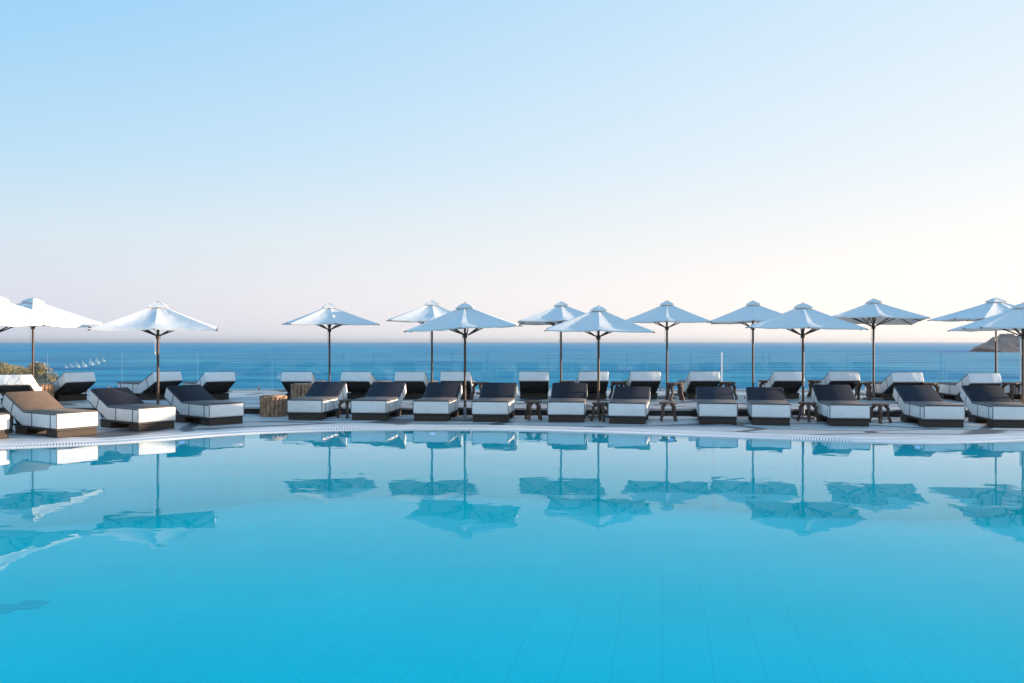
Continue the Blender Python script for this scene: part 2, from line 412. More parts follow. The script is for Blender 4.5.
# headland far off on the right
bm = bmesh.new()
nx, ny = 320, 110
def head(x, y):
    u = (x * 2450 / y - 1241) / 900.0
    if u < 0: return SEA - 3
    ridge = 92 * (1 - math.exp(-u * 5.5)) * (1 + .10 * math.sin(u * 26) + .1 * math.sin(u * 61 + 1))
    v = abs(y - 2450) / 230.0
    h = ridge * max(0, 1 - v ** 1.3)
    h += 24 * mnoise.fractal(Vector((x * .010, y * .010, 1)), .6, 2.1, 8) * min(1, u * 12) * max(0, 1 - v)
    return SEA - 2 + h
g = [[bm.verts.new((1215 + 1300 * i / nx, 2150 + 600 * j / ny, head(1215 + 1300 * i / nx, 2150 + 600 * j / ny))) for i in range(nx + 1)] for j in range(ny + 1)]
for j in range(ny):
    for i in range(nx): bm.faces.new((g[j][i], g[j][i + 1], g[j + 1][i + 1], g[j + 1][i]))
struct(finish('headland', bm, M['rock'], smooth=True, angle=80))

# dry shrubs on the left slope
def shrub_mesh(name, rx, rz, n, seed):
    rnd = random.Random(seed); bm = bmesh.new()
    for i in range(n):
        th = rnd.uniform(0, 2 * PI); ph = rnd.uniform(0, PI / 2); r = rnd.uniform(.45, 1) ** .5
        lob = 1 + .25 * math.sin(th * 3 + seed) + .15 * math.sin(th * 7)
        p = Vector((rx * r * lob * math.cos(th) * math.cos(ph), rx * r * lob * math.sin(th) * math.cos(ph), rz * r * (math.sin(ph) * (1 + .2 * math.sin(th * 2 + seed)))))
        s = rnd.uniform(.025, .075)
        q = Matrix.Rotation(rnd.uniform(0, 6.3), 3, Vector((rnd.uniform(-1, 1), rnd.uniform(-1, 1), rnd.uniform(-1, 1))).normalized())
        vs = [bm.verts.new(p + q @ Vector(c)) for c in ((-s, 0, 0), (0, -s * .4, 0), (s, 0, 0), (0, s * .4, s * .3))]
        bm.faces.new(vs)
    return bm
def shrub(x, y, z, rx, rz, seed, label):
    t = thing('dry_shrub', label, 'shrub', (x, y, z), 0, 'dry shrubs on the slope at the left')
    finish('foliage', shrub_mesh('f', rx, rz, int(5000 * rx), seed), M['shrub'], t)
    bm = bmesh.new(); rnd = random.Random(seed)
    for k in range(6):
        a = rnd.uniform(0, 6.3); add_tube(bm, [(0, 0, -.3), (rx * .3 * math.cos(a), rx * .3 * math.sin(a), rz * .4), (rx * .6 * math.cos(a), rx * .6 * math.sin(a), rz * .8)], [.04, .025, .01], 5)
    finish('stem', bm, M['twig'], t)
for (cxp, d, topy, rx, rz, seed, lab) in [
    (36, 40, 366.5, .75, .95, 1, 'rounded golden dry shrub right behind the thin pole of the far-left parasol'),
    (46, 39, 376, .6, .6, 2, 'low brown dry shrub at the right foot of the slope'),
    (2, 44, 366, 1.3, .9, 3, 'tan dry shrub at the very left edge of the picture above a lounger'),
    (20, 42, 370.5, 1.1, .7, 4, 'flat brown dry shrub in the middle of the slope between the taller two'),
    (-30, 43, 364, 1.8, 1.2, 5, 'broad dry shrub just outside the left edge of the slope')]:
    if cxp < -20: continue
    z_top = EYE - (topy - CY) * d / F
    shrub(px(cxp, d), d, z_top - rz, rx, rz, seed, lab)

# ------------------------------------------------------------------ lounger
W = .836
A = math.radians(24.5)
SEAT = 1.18; BACK = .80
bh = (math.cos(A), math.sin(A))
def along(y, lift=0.0):             # point on the mattress top line at running length y
    if y <= SEAT: return Vector((0, y, .455 + lift))
    s = y - SEAT
    return Vector((0, SEAT + s * bh[0] - lift * bh[1], .455 + s * bh[1] + lift * bh[0]))
def profile_prism(bm, prof, x0, x1, bev=0, seg=3):
    a = [bm.verts.new((x0, y, z)) for y, z in prof]; b = [bm.verts.new((x1, y, z)) for y, z in prof]
    n = len(prof); bm.faces.new(a); bm.faces.new(b[::-1])
    for i in range(n): bm.faces.new((a[i], b[i], b[(i + 1) % n], a[(i + 1) % n]))
    if bev:
        bm.normal_update()
        es = [e for e in bm.edges if len(e.link_faces) == 2 and e.calc_face_angle(0) > math.radians(40)]
        bmesh.ops.bevel(bm, geom=es, offset=bev, segments=seg, profile=.5, affect='EDGES')
def make_lounger():
    global bh
    bh = (math.cos(A), math.sin(A))
    t = thing('sun_lounger', 'x', 'sun lounger', (0, 0, 0), 0, None)
    th = .29; tn = math.tan(A / 2)
    hx, hz = SEAT + BACK * bh[0], .455 + BACK * bh[1]
    prof = [(0, .165), (0, .455), (SEAT, .455), (hx, hz), (hx + th * bh[1], hz - th * bh[0]), (SEAT + th * tn, .165)]
    bm = bmesh.new(); profile_prism(bm, prof, -W / 2, W / 2, .035, 4)
    mt = finish('mattress', bm, M['mattress'], t, True, 50)
    # charcoal top cover, following the bend and folded a little over the sides
    c = .007
    p1 = [(-.004, .44), (-.004, .455 + c), (SEAT - c * tn, .455 + c), (hx - c * bh[1], hz + c * bh[0]), (hx + .004, hz + c), (hx + .03, hz - .03)]
    bm = bmesh.new()
    xs = [-W / 2 - .004, -W / 2 + .03, W / 2 - .03, W / 2 + .004]
    rows = []
    top = [along(.02, c), along(SEAT * .33, c), along(SEAT * .66, c), Vector((0, SEAT - c * tn, .455 + c)), along(SEAT + BACK * .5, c), along(SEAT + BACK - .02, c)]
    for p in top:
        n = Vector((0, 0, 1)) if p.y < SEAT - .02 else Vector((0, -bh[1], bh[0]))
        rows.append([bm.verts.new(Vector((x, p.y, p.z)) - (n * (.03 if abs(x) > W / 2 else 0))) for x in xs])
    bm.free()
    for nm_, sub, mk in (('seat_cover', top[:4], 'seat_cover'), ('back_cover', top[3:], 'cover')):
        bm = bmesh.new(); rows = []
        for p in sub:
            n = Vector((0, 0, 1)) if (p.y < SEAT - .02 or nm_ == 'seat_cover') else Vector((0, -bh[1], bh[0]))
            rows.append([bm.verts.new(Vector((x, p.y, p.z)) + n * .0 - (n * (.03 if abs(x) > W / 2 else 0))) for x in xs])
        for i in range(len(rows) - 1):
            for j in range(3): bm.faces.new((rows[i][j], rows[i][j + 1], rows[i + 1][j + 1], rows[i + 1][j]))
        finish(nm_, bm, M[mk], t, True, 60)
    # straps down both sides
    for side in (-1, 1):
        for y in (.2, .86, SEAT + BACK * .5):
            p = along(y); n = Vector((0, 0, 1)) if y < SEAT else Vector((0, -bh[1], bh[0])); tg = Vector((0, 1, 0)) if y < SEAT else Vector((0, bh[0], bh[1]))
            bm = bmesh.new()
            x = side * (W / 2 + .003); x2 = side * (W / 2 - .01)
            hw = .013
            vs = []
            for xx in (x, x2):
                for a, b in ((-hw, -.28), (hw, -.28), (hw, -.02), (-hw, -.02)):
                    vs.append(bm.verts.new(Vector((xx, 0, 0)) + Vector((0, p.y, p.z)) + tg * a + n * b))
            for f in ((0, 1, 2, 3), (7, 6, 5, 4), (0, 4, 5, 1), (1, 5, 6, 2), (2, 6, 7, 3), (3, 7, 4, 0)): bm.faces.new([vs[i] for i in f])
            finish('strap', bm, M['strap'], mt)
    # thin dark piping round the foot
    bm = bmesh.new()
    for z in (.447,):
        add_tube(bm, [(-W / 2 + .02, -.001, z), (W / 2 - .02, -.001, z)], .008, 5)
    for s in (-1, 1): add_tube(bm, [(s * (W / 2 - .012), -.0, .18), (s * (W / 2 - .012), -.0, .445)], .007, 5)
    for s in (-1, 1):
        add_tube(bm, [Vector((s * (W / 2 + .0), p_.y, p_.z)) for p_ in (along(.03, -.03), along(SEAT - .01, -.03), along(SEAT + BACK - .03, -.03))], .007, 5)
    finish('piping', bm, M['strap'], mt)
    bm = bmesh.new(); add_box(bm, -W / 2 + .02, W / 2 - .02, .025, 1.56, .125, .163, .006, 1)
    finish('base_frame', bm, M['frame'], t, True, 40)
    for y0, y1 in ((.02, .40), (1.12, 1.55)):
        bm = bmesh.new(); add_box(bm, -W / 2 + .03, W / 2 - .03, y0, y1, 0, .124, .008, 1)
        finish('plinth', bm, M['plinth'], t, True, 40)
    # back frame: side rails + slats under the raised back
    bm = bmesh.new()
    for x in (-W / 2 + .05, W / 2 - .05):
        a = along(SEAT + .07, -.315); b = along(SEAT + BACK - .0, -.315)
        add_tube(bm, [(x, a.y, a.z), (x, b.y, b.z)], .02, 6)
    for k in range(7):
        a = along(SEAT + .12 + k * .105, -.305)
        add_tube(bm, [(-W / 2 + .05, a.y, a.z), (W / 2 - .05, a.y, a.z)], .014, 6)
    finish('back_frame', bm, M['frame'], t, True)
    bm = bmesh.new()
    pts = [along(SEAT + .02, -.296), along(SEAT + BACK, -.296)]; pts2 = [along(SEAT + .02, -.302), along(SEAT + BACK, -.302)]
    vs = [bm.verts.new((x, p.y, p.z)) for x in (-W / 2 + .015, W / 2 - .015) for p in (pts[0], pts[1], pts2[1], pts2[0])]
    for f in ((0, 1, 2, 3), (7, 6, 5, 4), (0, 4, 5, 1), (1, 5, 6, 2), (2, 6, 7, 3), (3, 7, 4, 0)): bm.faces.new([vs[i] for i in f])
    finish('back_board', bm, M['frame'], t)
    for s in (-1, 1):
        bm = bmesh.new(); a = along(SEAT + .5, -.33); x = s * (W / 2 - .1)
        add_tube(bm, [(x, a.y, a.z + .01), (x, a.y - .2, .155)], .013, 6)
        finish('support_strut', bm, M['frame'], t, True)
    return t

lounger = make_lounger(); first_used = [False]
A = math.radians(19); lounger_low = make_lounger(); low_used = [False]
def place_lounger(x, y, z, rz, label, group, low=False):
    if low:
        if not low_used[0]:
            low_used[0] = True; t = lounger_low; t.location = (x, y, z); t.rotation_euler = (0, 0, rz); t['label'] = label
        else: t = dup(lounger_low, (x, y, z), rz, label)
    elif not first_used[0]:
        first_used[0] = True; t = lounger; t.location = (x, y, z); t.rotation_euler = (0, 0, rz); t['label'] = label
    else:
        t = dup(lounger, (x, y, z), rz, label)
    t['group'] = group
    return t
LEN = 1.9
def solve(fc, d, hc):
    X = px(fc, d); best = None
    for k in range(-800, 801):
        a = k * .1; ar = math.radians(a)
        e = abs(CX + F * (X + LEN * math.sin(ar)) / (d + LEN * math.cos(ar)) - hc)
        if best is None or e < best[0]: best = (e, ar)
    return X, best[1]
ORD = ['first', 'second', 'third', 'fourth', 'fifth', 'sixth', 'seventh', 'eighth', 'ninth', 'tenth', 'eleventh', 'twelfth', 'thirteenth', 'fourteenth', 'fifteenth', 'sixteenth', 'seventeenth']
front = [(-13, 16.2, -62), (78, 16.87, 26), (157.5, 18.1, 110), (227, 19.25, 184), (304.5, 20.4, 330), (368.5, 20.28, 389), (431, 20.08, 445), (490, 19.88, 500),
         (566, 19.78, 570), (627, 19.4, 632.5), (718, 19.3, 714), (771, 19.07, 764.5), (850, 18.85, 831), (944.6, 18.6, 913), (1014, 18.5, 981)]
flabels = ['sunlit lounger foot cut off by the left edge of the picture, lowest on the deck',
           'front lounger with its brown cover, second from the left edge',
           'angled front lounger with dark cover, in front of the far-left standing parasol pole',
           'angled front lounger just left of the open gap with the log stump table',
           'front lounger directly right of the striped log stump table',
           'front lounger second to the right of the striped log stump table',
           'front lounger just left of the front parasol pole that stands left of centre',
           'front lounger just right of the front parasol pole that stands left of centre',
           'front lounger between the root stool at centre and the central front parasol pole',
           'front lounger just right of the central front parasol pole, left of a root stool',
           'front lounger right of the wide gap with a root stool, right of centre',
           'front lounger just left of the front parasol pole that stands right of centre',
           'front lounger just right of the front parasol pole that stands right of centre',
           'front lounger angled to the left, second from the right edge',
           'front lounger cut off by the right edge of the picture']
for i, (fc, d, hc) in enumerate(front):
    X, a = solve(fc, d, hc)
    t_ = place_lounger(X, d, DECK + .002, -a, flabels[i], 'front row of loungers along the pool edge', low=i in (9, 10, 11))
    if i == 1:  # covers of this lounger are browner than the others
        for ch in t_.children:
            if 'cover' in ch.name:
                ch.data = ch.data.copy(); ch.data.materials[0] = M['brown_cover']; ch['label'] = 'brown top cover'
# back row: (head px, head distance, foot px, foot is farther)
back = [(14, 22.6, 34), (79, 24.3, 47), (167, 24.8, 131), (219.5, 24.6, 197), (297, 24.6, 312), (356, 24.7, 378), (410, 24.8, 424), (455.5, 24.9, 461),
        (534, 24.9, 534), (593.5, 24.9, 589), (645.5, 24.9, 636), (704.5, 24.9, 692), (788.5, 24.9, 772), (844, 25.0, 822), (907, 24.2, 879), (984, 23.6, 951), (1052, 23.6, 1016)]
blabels = ['back lounger with bright sunlit head, at the left edge of the picture',
           'back lounger with open raised head, right of the far-left parasol pole',
           'back lounger standing right behind the pole of the left front parasol',
           'back lounger with sunlit head and its strut showing, last before the open gap',
           'back lounger whose raised head rises above the second log stump',
           'back lounger next right of the lone back parasol on the left',
           'back lounger just left of the back parasol pole left of centre',
           'back lounger behind the front parasol pole left of centre',
           'back lounger head in the gap right above the root stool at centre',
           'back lounger behind the central front parasol pole',
           'back lounger with black underside just left of the arched back stool',
           'back lounger right of the arched back stool, behind a front lounger',
           'back lounger just left of the front parasol pole right of centre',
           'back lounger just right of the front parasol pole right of centre',
           'back lounger right of the tall rear parasol pole, third from the right edge',
           'back lounger angled left with straps showing, near the right edge',
           'back lounger of which only the foot shows at the right edge']
for i, (hc, d, fc) in enumerate(back):
    Xh = px(hc, d); best = None
    for k in range(-850, 851):
        ar = math.radians(k * .1)
        e = abs(CX + F * (Xh + LEN * math.sin(ar)) / (d + LEN * math.cos(ar)) - fc)
        if best is None or e < best[0]: best = (e, ar)
    ar = best[1]
    fx, fy = Xh + LEN * math.sin(ar), d + LEN * math.cos(ar)
    place_lounger(fx, fy, TERR + .002, PI - ar, blabels[i], 'back row of loungers on the raised terrace')

# ------------------------------------------------------------------ parasol
S2 = 1.2
def make_parasol(rise, rim, name='parasol', seed=0):
    """canopy rim at z=rim (above its floor), apex rim+rise"""
    rnd = random.Random(seed)
    t = thing(name, 'x', 'parasol')
    bm = bmesh.new(); add_tube(bm, [(0, 0, .0), (0, 0, rim + rise - .02)], .028, 12)
    finish('pole', bm, M['pole'], t, True)
    bm = bmesh.new(); add_box(bm, -.24, .24, -.24, .24, 0, .05, .01, 2); add_tube(bm, [(0, 0, .05), (0, 0, .30)], .04, 12)
    finish('base_plate', bm, M['stone_base'], t, True)
    # canopy
    rib_ends = []
    for k in range(8):
        a = k * PI / 4
        r = S2 if k % 2 == 0 else S2 * math.sqrt(2)
        rib_ends.append(Vector((r * math.cos(a), r * math.sin(a), 0)))
    def rib_z(k, u):
        tot = rise
        bend = -.012 * math.sin(PI * u)
        drop = rise + (.02 if k % 2 else 0)
        return rim + rise - drop * u + bend
    bm = bmesh.new(); NS, NR = 8, 10
    apex_r = .10
    rings = []
    for i in range(NR + 1):
        u = apex_r + (1 - apex_r) * i / NR
        row = []
        for k in range(8):
            for j in range(NS):
                v = j / NS
                k2 = (k + 1) % 8
                p = rib_ends[k].lerp(rib_ends[k2], v) * u
                z = rib_z(k, u) * (1 - v) + rib_z(k2, u) * v
                sag = math.sin(PI * v)
                z -= .085 * sag * u * (1 - .72 * smooth(.72, 1, u))
                if i == NR: p *= 1 - .035 * sag
                z += .008 * rnd.uniform(-1, 1) * sag
                row.append(bm.verts.new((p.x, p.y, z)))
        rings.append(row)
    n = 8 * NS
    for i in range(NR):
        for q in range(n): bm.faces.new((rings[i][q], rings[i][(q + 1) % n], rings[i + 1][(q + 1) % n], rings[i + 1][q]))
    hem = [bm.verts.new((v.co.x * .997, v.co.y * .997, v.co.z - .03)) for v in rings[-1]]
    for q in range(n): bm.faces.new((rings[-1][q], rings[-1][(q + 1) % n], hem[(q + 1) % n], hem[q]))
    finish('canopy', bm, M['canopy'], t, True, 20)
    # vent cap
    bm = bmesh.new(); top = bm.verts.new((0, 0, rim + rise + .055)); rr = []
    for i, (u, zz) in enumerate(((.05, .03), (.10, -.005), (.155, -.05), (.165, -.08))):
        row = []
        for k in range(8):
            for j in range(2):
                p = rib_ends[k].lerp(rib_ends[(k + 1) % 8], j / 2) * u
                row.append(bm.verts.new((p.x, p.y, rim + rise + zz + .015 - (.012 if j else 0) + rnd.uniform(-.006, .006))))
        rr.append(row)
    for q in range(16): bm.faces.new((top, rr[0][q], rr[0][(q + 1) % 16]))
    for i in range(3):
        for q in range(16): bm.faces.new((rr[i][q], rr[i][(q + 1) % 16], rr[i + 1][(q + 1) % 16], rr[i + 1][q]))
    finish('vent_cap', bm, M['canopy'], t, True, 25)
    bm = bmesh.new(); add_tube(bm, [(0, 0, rim + rise + .03), (0, 0, rim + rise + .075)], [.018, .012], 8)
    finish('finial', bm, M['rib'], t, True)
    hubz = rim - .20
    bm = bmesh.new(); add_tube(bm, [(0, 0, hubz - .07), (0, 0, hubz + .03)], .05, 12)
    finish('hub', bm, M['rib'], t, True)
    for k in range(8):
        e = rib_ends[k]; bm = bmesh.new()
        pts = [Vector((e.x * u, e.y * u, rib_z(k, u) - .028)) for u in (.04, .2, .4, .6, .8, 1.0)] + [Vector((e.x * 1.02, e.y * 1.02, rib_z(k, 1) - .03))]
        add_tube(bm, pts, .014, 6)
        rb = finish('rib', bm, M['rib'], t, True)
        u = .66 if k % 2 == 0 else .52
        bm = bmesh.new(); add_tube(bm, [(e.x * .03, e.y * .03, hubz), (e.x * u, e.y * u, rib_z(k, u) - .03)], .014, 6)
        finish('strut', bm, M['rib'], rb, True)
    bm = bmesh.new(); add_tube(bm, [(-.035, -.03, rim + .1), (-.06, -.04, rim - .3), (-.055, -.04, rim - .55)], .005, 5); add_tube(bm, [(-.055, -.04, rim - .55), (-.055, -.04, rim - .62)], .012, 6)
    finish('pull_cord', bm, M['rope'], t, True)
    return t
pf = make_parasol(.50, 2.20 - DECK, seed=1)
pb = make_parasol(.52, 2.44 - TERR, seed=2)
R = math.radians
fpar = [(-6, 17.6, 295, -16, (0, 1), 'front parasol cut off by the left edge of the picture'),
        (158, 19.4, 302, 18, (2, 0), 'standing parasol over the angled front loungers on the left, sunlit canopy'),
        (465, 20.55, 303, -3, (1, -3), 'front parasol left of centre, overlapping a smaller parasol behind it'),
        (598.5, 21.2, 306, -4, (2, 1), 'front parasol right of centre, lowest tip, between two higher ones'),
        (803, 20.8, 303, -12, (1, 1), 'front parasol on the right half, overlapping the parasols on both its sides'),
        (1023, 19.8, 303, -11, (-1, 0), 'front parasol cut off by the right edge of the picture')]
bpar = [(33, 23.6, 298, -17, (0, 3), 'rear parasol with a bright sunlit canopy above the dry slope'),
        (329.5, 25.9, 304, 19, (1, 0), 'lone rear parasol with open sea on both its sides'),
        (432, 25.7, 301, 10, (1, 2), 'rear parasol left of centre, half hidden by the front one'),
        (561, 25.6, 302, 0, (-1, 0), 'rear parasol just left of the central front parasol'),
        (667, 25.6, 301, -11, (1, 0), 'rear parasol just right of the central front parasol'),
        (753, 25.6, 301, -15, (0, -1), 'rear parasol tucked behind the left side of the right front parasol'),
        (873.5, 25.0, 299, -14, (-3.2, 1), 'rear parasol with its pale underside showing at the right corner'),
        (996, 24.6, 298, 8, (0, 1), 'rear parasol in front of the distant headland')]
used = {}
for base, lst, fl, grp in ((pf, fpar, DECK, 'front parasols among the loungers'), (pb, bpar, TERR, 'rear parasols on the terrace')):
    for i, (x, d, ay, rz, tilt, lab) in enumerate(lst):
        floor_z = fl + .002 + (0 if fl == DECK else 0)
        if base is pf and d > riser_y(px(x, d)) - .3: d = riser_y(px(x, d)) - .45
        apex_want = EYE + (CY - ay) * d / F
        rise, rim = (.50, 2.20 - DECK) if base is pf else (.52, 2.44 - TERR)
        cur = fl + rim + rise + .07
        if i == 0:
            t = base; t.location = (px(x, d), d, floor_z); t.rotation_euler = (0, 0, R(rz)); t['label'] = lab
        else:
            t = dup(base, (px(x, d), d, floor_z), R(rz), lab)
        t['group'] = grp
        dz = apex_want - cur
        s = 1 + dz / (rim + rise + .07)
        t.scale = (1, 1, s)
        # the opened head of each parasol leans a little
        for ch in t.children:
            if ch.name.split('.')[0] in ('canopy', 'vent_cap', 'finial', 'rib'):
                pv = Matrix.Translation((0, 0, rim + rise)); 
                ch.matrix_local = pv @ Matrix.Rotation(R(tilt[0]), 4, 'X') @ Matrix.Rotation(R(tilt[1]), 4, 'Y') @ pv.inverted()

# ------------------------------------------------------------------ tables
def make_log_table():
    t = thing('log_table', 'x', 'side table')
    rnd = random.Random(5); n = 18
    for k in range(n):
        a = 2 * PI * k / n; r = .27
        bm = bmesh.new()
        add_tube(bm, [(r * math.cos(a), r * math.sin(a), 0), (r * math.cos(a), r * math.sin(a), .25), (r * math.cos(a), r * math.sin(a), .47 + rnd.uniform(-.02, .015))], [.05, .047, .049], 9, jit=.12)
        finish('log', bm, M['logwood'], t, True, 50)
    bm = bmesh.new(); add_tube(bm, [(0, 0, .02), (0, 0, .49), (0, 0, .50)], [.23, .24, .225], 28)
    finish('table_top', bm, M['logtop'], t, True)
    return t
lt = make_log_table()
lt.location = (px(273.5, 22.05), 21.5, DECK + .002); lt['label'] = 'striped log stump table in the open gap left of centre, nearer the pool'
lt.location.x = px(273.5, 21.5)
lt2 = dup(lt, (px(303, 23.8), 23.8, TERR + .002), .4, 'log stump table partly hidden under the raised head of a back lounger')
lt3 = dup(lt, (px(41, 23.9), 23.9, TERR + .002), 1.1, 'low log stump table beside the pole of the far-left rear parasol')
for q in (lt, lt2, lt3): q['group'] = 'log stump tables'

def make_root_stool(h=.42):
    t = thing('root_stool', 'x', 'side table'); rnd = random.Random(11)
    bm = bmesh.new(); n = 18
    a = [Vector(((.19 + .02 * math.sin(3 * k) ) * math.cos(2 * PI * k / n), (.19 + .02 * math.sin(2.1 * k)) * math.sin(2 * PI * k / n), 0)) for k in range(n)]
    lo = [bm.verts.new((p.x * .93, p.y * .93, h - .045)) for p in a]; mi = [bm.verts.new((p.x, p.y, h - .02)) for p in a]; up = [bm.verts.new((p.x * .96, p.y * .96, h)) for p in a]
    bm.faces.new(lo[::-1]); bm.faces.new(up)
    for r1, r2 in ((lo, mi), (mi, up)):
        for k in range(n): bm.faces.new((r1[k], r1[(k + 1) % n], r2[(k + 1) % n], r2[k]))
    finish('stool_top', bm, M['root'], t, True, 40)
    for k in range(4):
        an = PI / 4 + k * PI / 2 + rnd.uniform(-.2, .2); c, s = math.cos(an), math.sin(an)
        bm = bmesh.new()
        add_tube(bm, [(c * .10, s * .10, h - .03), (c * .17, s * .17, h * .72), (c * .16 - s * .02, s * .16 + c * .02, h * .4), (c * .21, s * .21, h * .15), (c * .215, s * .215, 0)], [.045, .036, .028, .03, .034], 8, jit=.1)
        finish('leg', bm, M['root'], t, True, 60)
    bm = bmesh.new(); add_tube(bm, [(-.14, -.05, h * .32), (0, .02, h * .36), (.15, .04, h * .3)], .014, 6); add_tube(bm, [(.02, -.15, h * .3), (0, 0, h * .33), (-.02, .15, h * .36)], .014, 6)
    finish('stretcher', bm, M['root'], t, True)
    return t
st = make_root_stool()
stools = [(533.5, 20.5, 0, .1, 'front root stool in the central gap below a black lounger head'),
          (601, 20.1, 0, .8, 'front root stool at the foot of the central front parasol pole'),
          (668, 20.2, 0, 1.4, 'front root stool in the wide gap right of centre'),
          (808, 20.1, 0, .4, 'pinkish front root stool beside the right front parasol pole'),
          (880, 19.7, 0, 2.0, 'front root stool between two loungers on the right'),
          (347, 21.0, 0, 2.5, 'small dark root stool between the two loungers right of the log stump'),
          (15, 17.7, 0, 0.7, 'dark root stool squeezed between the two leftmost sunlit loungers'),
          (675, 24.6, 1, .0, 'tall arched rear stool right of a rear parasol pole, right of centre'),
          (481, 24.9, 1, .6, 'rear stool with sunlit items right of the front parasol pole left of centre'),
          (567, 25.7, 1, 1.2, 'rear stool at the foot of the rear parasol left of the central one'),
          (619, 25.3, 1, 1.9, 'rear stool between two black lounger heads right of the central pole'),
          (727, 25.1, 1, .3, 'rear stool right behind a front lounger back, right of the arched stool'),
          (768, 26.0, 1, 2.2, 'rear stool right of the rear parasol tucked behind the right front one'),
          (816, 26.1, 1, 1.1, 'rear stool just right of the right front parasol pole'),
          (863, 24.8, 1, .9, 'rear stool left of the rear parasol pole on the right'),
          (929, 24.6, 1, 1.7, 'brown rear stool right of the third back lounger from the right edge'),
          (1011, 24.6, 1, .2, 'dark rear stool near the right edge, right of the angled back lounger')]
for i, (x, d, up, rz, lab) in enumerate(stools):
    loc = (px(x, d), d, (TERR if up else DECK) + .002)
    if i == 0: t = st; t.location = loc; t.rotation_euler = (0, 0, rz); t['label'] = lab
    else: t = dup(st, loc, rz, lab)
    if up: t.scale = (1.25, 1.25, 1.15)
    t['group'] = 'root stools between the loungers'

# ------------------------------------------------------------------ glass balustrade
edges = [7.0 + 2.5 * k for k in range(-11, 5)]
GY = 30.05
proto = None
for k in range(len(edges) - 1):
    xc = (edges[k] + edges[k + 1]) / 2
    n = k + 1
    lab = 'clear glass balustrade panel facing the sea, number %s counted from the left end' % ORD[k]
    if proto is None:
        proto = thing('glass_panel', lab, 'glass panel', (xc, GY, TERR))
        bm = bmesh.new(); add_box(bm, -1.235, 1.235, -.006, .006, .02, 1.24)
        g = finish('pane', bm, [M['glass'], M['glass_edge']], proto)
        for p in g.data.polygons:
            if abs(p.normal.x) > .5 or abs(p.normal.z) > .5: p.material_index = 1
        for xx in (-.8, .8):
            bm = bmesh.new(); add_box(bm, xx - .04, xx + .04, -.03, .03, 0, .14, .006, 1)
            finish('clamp', bm, M['steel'], proto)
        proto['group'] = 'glass balustrade panels'
    else:
        dup(proto, (xc, GY, TERR), 0, lab)
def post(x, d, h, r, lab):
    t = thing('slim_post', lab, 'post', (px(x, d), d, TERR), 0, 'slim white posts by the glass')
    bm = bmesh.new(); add_tube(bm, [(0, 0, .01), (0, 0, h)], r, 10); finish('shaft', bm, M['white_metal'], t, True)
    bm = bmesh.new(); add_tube(bm, [(0, 0, 0), (0, 0, .012)], r * 2.4, 12); finish('base_flange', bm, M['white_metal'], t, True)
post(721.5, 29.6, 1.25, .022, 'slim white post before the glass, right of centre')
post(1021.5, 27.5, 1.75, .05, 'thicker white post at the right edge before the headland')

# ------------------------------------------------------------------ white reflections in the glass, made up as dinghies at sea
M['sail'] = mat('reflection_sail', (.82, .82, .80), .7); M['hull'] = mat('reflection_hull', (.80, .80, .80), .4)
def make_reflection_dinghy():
    t = thing('reflection_dinghy', 'x', 'made-up boat', (0, 0, 0), 0, 'made-up white dinghies standing for reflections in the glass')
    bm = bmesh.new(); n = 9; rows = []
    for i in range(n):
        u = i / (n - 1); x = -2.6 + 5.2 * u; w_ = .95 * math.sin(PI * min(1, .28 + u * .72)) ** .7 if u < 1 else .02; w_ = max(w_, .03)
        rows.append([bm.verts.new((x, y, z)) for y, z in ((-w_, .75), (-w_ * .8, .1), (0, -.2), (w_ * .8, .1), (w_, .75))])
    for i in range(n - 1):
        for j in range(4): bm.faces.new((rows[i][j], rows[i][j + 1], rows[i + 1][j + 1], rows[i + 1][j]))
        bm.faces.new((rows[i][4], rows[i][0], rows[i + 1][0], rows[i + 1][4]))
    bm.faces.new(rows[0]); bm.faces.new(rows[-1][::-1])
    finish('hull', bm, M['hull'], t, True, 40)
    bm = bmesh.new(); add_tube(bm, [(.6, 0, .5), (.45, 0, 8.3)], [.07, .05], 8); finish('mast', bm, M['steel'], t, True)
    bm = bmesh.new(); rr = []
    for i in range(9):
        v = i / 8; wid = 3.1 * (1 - v) ** .8 + .5; z = 1.3 + 6.7 * v
        rr.append([bm.verts.new((.45 - wid * q / 5, .35 * math.sin(PI * q / 5), z)) for q in range(6)])
    for i in range(8):
        for q in range(5): bm.faces.new((rr[i][q], rr[i][q + 1], rr[i + 1][q + 1], rr[i + 1][q]))
    o = finish('mainsail', bm, M['sail'], t, True)
    md = o.modifiers.new('thick', 'SOLIDIFY'); md.thickness = .03
    bm = bmesh.new(); a = [bm.verts.new(p) for p in ((2.4, 0, .8), (.6, .15, 1.2), (.5, 0, 6.6), (1.2, .12, 3.0))]
    bm.faces.new((a[0], a[1], a[3])); bm.faces.new((a[1], a[2], a[3]))
    o = finish('jib', bm, M['sail'], t, True); md = o.modifiers.new('thick', 'SOLIDIFY'); md.thickness = .03
    return t
dg = make_reflection_dinghy()
for k, (x, y, sc_, lean) in enumerate([(66.5, 368.7, .55, 22), (72.5, 368.2, .75, 24), (78.5, 368.2, .85, 22), (85, 367.6, .95, 20), (92, 365.8, 1.05, 16), (98, 364.6, 1.05, 14), (104, 362.2, .85, 24)]):
    d = (EYE - SEA) * F / (y - CY); loc = (px(x, d), d, SEA)
    lab = '%s made-up white dinghy from the left, standing for a glass reflection' % ['first, smallest', 'second', 'third', 'fourth', 'fifth', 'sixth', 'seventh'][k]
    rot = (0, math.radians(-lean), math.radians(5))
    if k == 0: t = dg; t.location = loc; t.rotation_euler = rot; t['label'] = lab
    else: t = dup(dg, loc, rot, lab)
    t.scale = (sc_,) * 3

